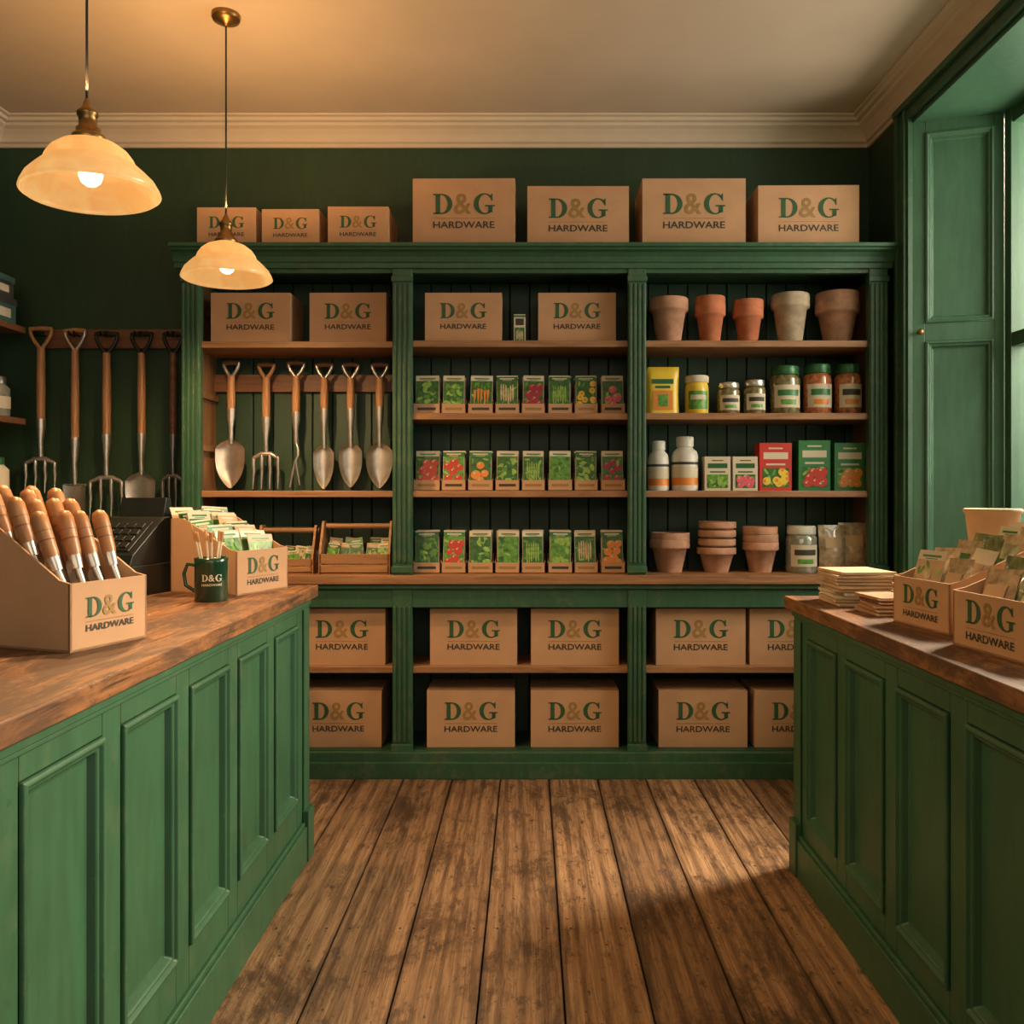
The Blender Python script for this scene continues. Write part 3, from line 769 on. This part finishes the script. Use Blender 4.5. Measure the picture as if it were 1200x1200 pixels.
mb=MB(); c=(-.99,2.66,CL); mb.T=Matrix.Translation(c)
R=.05;h=.135
mb.lathe([(R*.92,0),(R,.006),(R*1.0,h*.9),(R*1.04,h),(R*.97,h),(R*.93,h*.9),(R*.9,.01),(0,.01)],M['enamel'],n=32)
mb.tube([(-R*.95,0,h*.82),(-R*1.5,0,h*.84),(-R*1.72,0,h*.62),(-R*1.6,0,h*.36),(-R*.96,0,h*.2)],.006,M['enamel'])
def cyl(u,v):
    a=u/R-math.radians(68); r=R*1.012; return (r*math.cos(a),r*math.sin(a),h*.5+v)
logo(mb,cyl,.062,{'g':M['lw'],'o':M['lw'],'k':M['lw']})
for i in range(6):
    a=i*1.05; x=.025*math.cos(a);y_=.025*math.sin(a)
    mb.tube([(x*.4,y_*.4,.02),(x*1.6-.008,y_*1.6,.19)],[.003,.004],M['cream']); mb.tube([(x*1.55-.008,y_*1.55,.185),(x*1.75-.01,y_*1.75,.215)],[.005,.006],M['handle'])
mb.obj('enamel_mug',c)
mb=MB(); tp=(-1.36,2.90,CL); mb.T=place(*tp,math.radians(-14)); pb=M['pb']
mb.box(-.13,.13,-.15,.15,0,.10,pb); mb.box(-.115,.115,-.156,-.15,.02,.082,M['black']); mb.tube([(-.03,-.163,.052),(.03,-.163,.052)],.006,M['dsteel'])
mb.prism([(-.145,.10),(.145,.10),(.145,.235),(.06,.255),(.02,.25),(-.13,.135)],-.12,.12,pb,'X')
T=mb.T.copy()
mb.T=T@frame((-.095,-.118,.146),(1,0,0),(0,.15,.115)); mb.box(0,.19,0,.15,0,.004,M['black'])
for r in range(4):
    for k in range(5): mb.box(.012+k*.034,.038+k*.034,.012+r*.033,.036+r*.033,.004,.009,M['pb'])
mb.T=T
mb.prism([(.06,.25),(.12,.243),(.10,.315),(.075,.32)],-.09,.09,pb,'X')
mb.obj('cash_register',tp,bevel=.004)
def stack(name,x,y,z,w,d,n,mats,th=.011):
    mb=MB(); T0=place(x,y,z)
    for i in range(n):
        mb.T=T0@Matrix.Translation((random.uniform(-.008,.008),random.uniform(-.008,.008),i*th))@Matrix.Rotation(random.uniform(-.12,.12),4,'Z')
        ww=w*random.uniform(.9,1); mb.box(-ww/2,ww/2,-d/2,d/2,.0005,th-.0008,random.choice(mats)); mb.box(-ww/2-.0015,ww/2+.0015,-d/2-.001,-d/2+.02,th*.3,th*.6,M['cream'])
    mb.obj(name,(x,y,z),bevel=.001)
stack('paper_bag_stack',1.075,2.80,CR,.19,.20,10,[M['kraft'],M['cream'],M['kraft']])
stack('notebook_stack',1.075,2.56,CR,.115,.16,5,[M['cardd'],M['rail'],M['cardd']])
mb=MB(); mb.T=place(1.46,2.68,CR,.1); mb.box(-.14,.14,-.12,.12,0,.165,M['card']); mb.box(-.141,.141,-.02,.02,.1645,.166,M['tape']); mb.box(-.14,.14,-.12,-.002,.165,.168,M['card']); mb.box(-.14,.14,.002,.12,.165,.168,M['card']); mb.obj('cardboard_box',(1.46,2.68,CR),bevel=.002)
mb=MB(); mb.lathe([(.062,0),(.078,.13),(.083,.132),(.084,.142),(.078,.145),(.074,.132),(.058,.008),(0,.008)],M['kraft'],(1.445,2.66,CR+.168),32); mb.obj('kraft_paper_tub',(1.445,2.66,CR+.168))

# ---------------------------------------------------------------- left wall shelf with stock
mb=MB(); shz=[2.10,1.66,1.27]
for z in shz:
    mb.box(XL,XL+.22,3.2,4.12,z-.03,z,M['rail'])
    for yy in (3.4,3.95): mb.prism([(XL,z-.03),(XL+.18,z-.03),(XL,z-.17)],yy,yy+.025,M['rail'],'Y')
mb.obj('wall_shelf',(XL,3.2,1.27),bevel=.002)
def lbox(name,x,y,z,w,d,h,m,m2):
    mb=MB(); mb.T=place(x,y,z,random.uniform(-.05,.05)); mb.box(-w/2,w/2,-d/2,d/2,0,h*.8,m); mb.box(-w/2-.004,w/2+.004,-d/2-.004,d/2+.004,h*.72,h,m2); mb.box(w/2,w/2+.002,-d*.3,d*.3,h*.2,h*.55,M['cream']); mb.box(-w*.3,w*.3,-d/2-.002,-d/2,h*.2,h*.55,M['cream']); mb.obj(name,(x,y,z),bevel=.003)
teal=plain('teal_tin',(.05,.12,.10),.5)
lbox('storage_tin',XL+.12,3.95,shz[0],.18,.22,.12,teal,M['dsteel']); lbox('storage_tin',XL+.12,3.95,shz[0]+.121,.17,.2,.10,M['dsteel'],teal)
lbox('storage_tin',XL+.12,3.6,shz[0],.18,.22,.2,M['rail'],M['cardd'])
def ljar(x,y,z,r,h,b,l):
    mb=MB(); c=(x,y,z); mb.lathe([(r*.9,0),(r,.008),(r,h*.7),(r*.6,h*.82)],b,c,24); mb.lathe([(r*.66,h*.82),(r*.66,h*.97),(r*.6,h)],l,c,20,capt=True); mb.lathe([(r*1.01,h*.2),(r*1.01,h*.5)],M['cream'],c,24,capb=False); mb.obj('storage_jar',c)
ljar(XL+.15,4.02,shz[1],.05,.19,M['glass'],M['dsteel']); ljar(XL+.15,3.88,shz[1],.055,.23,M['jar'],M['dsteel']); ljar(XL+.08,3.74,shz[1],.055,.25,M['glass'],M['dsteel'])
ljar(XL+.15,4.0,shz[2],.055,.2,M['cream'],M['glid']); ljar(XL+.14,3.82,shz[2],.06,.24,M['glass'],M['dsteel'])

# ---------------------------------------------------------------- pendant lamps
def shademat():
    m,nt,b=newmat('alabaster_glass'); nt.nodes.remove(b); o=nt.nodes['Material Output']
    n=noise(nt,coords(nt).outputs[0],14,5,.6,1)
    col=ramp(nt,n,[(.3,(.84,.60,.31)),(.7,(.95,.78,.48))])
    d=nt.nodes.new('ShaderNodeBsdfDiffuse'); t=nt.nodes.new('ShaderNodeBsdfTranslucent'); mx=nt.nodes.new('ShaderNodeMixShader'); mx.inputs[0].default_value=.65
    L(nt,col,d.inputs[0]); L(nt,col,t.inputs[0]); L(nt,d.outputs[0],mx.inputs[1]); L(nt,t.outputs[0],mx.inputs[2])
    gl=nt.nodes.new('ShaderNodeBsdfGlossy'); gl.inputs['Roughness'].default_value=.2; m2=nt.nodes.new('ShaderNodeMixShader'); m2.inputs[0].default_value=.05
    L(nt,mx.outputs[0],m2.inputs[1]); L(nt,gl.outputs[0],m2.inputs[2])
    e=nt.nodes.new('ShaderNodeEmission'); e.inputs[1].default_value=.24; L(nt,ramp(nt,n,[(.3,(1,.56,.18)),(.7,(1,.68,.30))]),e.inputs[0])
    ad=nt.nodes.new('ShaderNodeAddShader'); L(nt,m2.outputs[0],ad.inputs[0]); L(nt,e.outputs[0],ad.inputs[1]); L(nt,ad.outputs[0],o.inputs['Surface']); return m
M['shade']=shademat()
m,nt,b=newmat('glowing_bulb'); b.inputs['Base Color'].default_value=(1,.8,.5,1); b.inputs['Emission Color'].default_value=(1,.78,.46,1); b.inputs['Emission Strength'].default_value=6; M['bulb']=m
def lamp(x,y,zr,tilt):
    mb=MB(); h=.140; zt=zr+h
    Tt=Matrix.Translation((x,y,zt+.1))@Matrix.Rotation(tilt,4,'Y')@Matrix.Translation((0,0,-.1)); mb.T=Tt; c=(0,0,0); k=.93
    p=[(.028,0),(.048,-.004),(.080,-.016),(.102,-.032),(.115,-.050),(.121,-.064),(.124,-.069),(.132,-.074),(.150,-.090),(.168,-.108),(.179,-.128),(.183,-.139),(.180,-.141)]
    p=[(r*k,z) for r,z in p]
    mb.lathe(p,M['shade'],c,48,capb=False)
    mb.lathe([(r-.004,z-.003) for r,z in p],M['shade'],c,48,capb=False)
    mb.lathe([(.040,-.006),(.044,.004),(.040,.012),(.030,.016),(.030,.030),(.022,.036),(.022,.062),(.026,.066),(.026,.074),(.013,.086),(.008,.10),(.004,.11)],M['brass'],c,28)
    mb.lathe([(.012,-.03),(.014,-.05),(.026,-.075),(.030,-.092),(.024,-.11),(.012,-.12),(0,-.122)],M['bulb'],c,20)
    mb.T=Matrix.Identity(4)
    mb.tube([(x,y,zt+.10),(x,y,CZ-.03)],.0035,M['black'])
    mb.lathe([(.006,-.045),(.012,-.04),(.030,-.026),(.050,-.022),(.054,-.012),(.054,0)],M['brass'],(x,y,CZ),28)
    ob=mb.obj('pendant_lamp',(x,y,zt))
    def lt(n,t,e,loc,rot=(0,0,0),size=.03,ang=150,col=(1,.58,.25)):
        li=bpy.data.lights.new(n,t); li.energy=e; li.color=col; li.shadow_soft_size=size
        if t=='SPOT': li.spot_size=math.radians(ang); li.spot_blend=.6
        lo=bpy.data.objects.new(n,li); S.collection.objects.link(lo); lo.parent=ob; lo.location=loc; lo.rotation_euler=rot
    lt('bulb_glow','POINT',2.7,(0,0,-.09),size=.02,col=(1,.66,.34))
    lt('bulb_downlight','SPOT',58,(0,0,-.150),ang=170,col=(1,.60,.28))
    lt('added_ceiling_wash','SPOT',32,(0,0,.13),rot=(pi,0,0),ang=174,size=.02,col=(1,.54,.20))  # extra spot above the fitting, added to brighten the ceiling
lamp(-1.166,2.25,2.09,math.radians(-3)); lamp(-1.172,3.30,2.13,math.radians(-1))

# ---------------------------------------------------------------- light
def area(name,loc,target,sx,sy,e,col):
    li=bpy.data.lights.new(name,'AREA'); li.shape='RECTANGLE'; li.size=sx; li.size_y=sy; li.energy=e; li.color=col
    o=bpy.data.objects.new(name,li); S.collection.objects.link(o); o.location=loc
    o.rotation_euler=(Vector(target)-Vector(loc)).to_track_quat('-Z','Y').to_euler()
area('daylight_1',(3.1,1.0,2.9),(0,1.0,1.2),1.6,1.6,25,(1,.88,.68))
area('daylight_2',(3.5,4.05,3.35),(-.2,2.7,.1),1.0,1.0,850,(1,.81,.56))
area('daylight_3',(2.9,3.0,2.2),(-1.5,2.8,1.1),1.2,1.4,95,(1,.88,.70))
area('added_front_fill',(-.3,-1.5,2.5),(-.3,3,1.4),3.0,1.0,19,(1,.80,.55))  # unseen fill lamp added behind the camera to lift the front faces
W=bpy.data.worlds.new('World'); S.world=W; W.use_nodes=True; nt=W.node_tree
bg=nt.nodes['Background']; tc=nt.nodes.new('ShaderNodeTexCoord'); sp=nt.nodes.new('ShaderNodeSeparateXYZ'); L(nt,tc.outputs['Generated'],sp.inputs[0])
L(nt,ramp(nt,sp.outputs[0],[(.0,(.070,.055,.038)),(.5,(1.0,.95,.83))]),bg.inputs[0]); bg.inputs[1].default_value=1.5

# ---------------------------------------------------------------- camera
cd=bpy.data.cameras.new('camera'); cd.sensor_width=36; cd.lens=30; cd.shift_x=-20/1200; cd.shift_y=-22/1200
co=bpy.data.objects.new('camera',cd); S.collection.objects.link(co); co.location=(0,0,CAMH); co.rotation_euler=(pi/2,0,0); S.camera=co
S.view_settings.view_transform='Standard'; S.view_settings.look='None'; S.view_settings.exposure=0
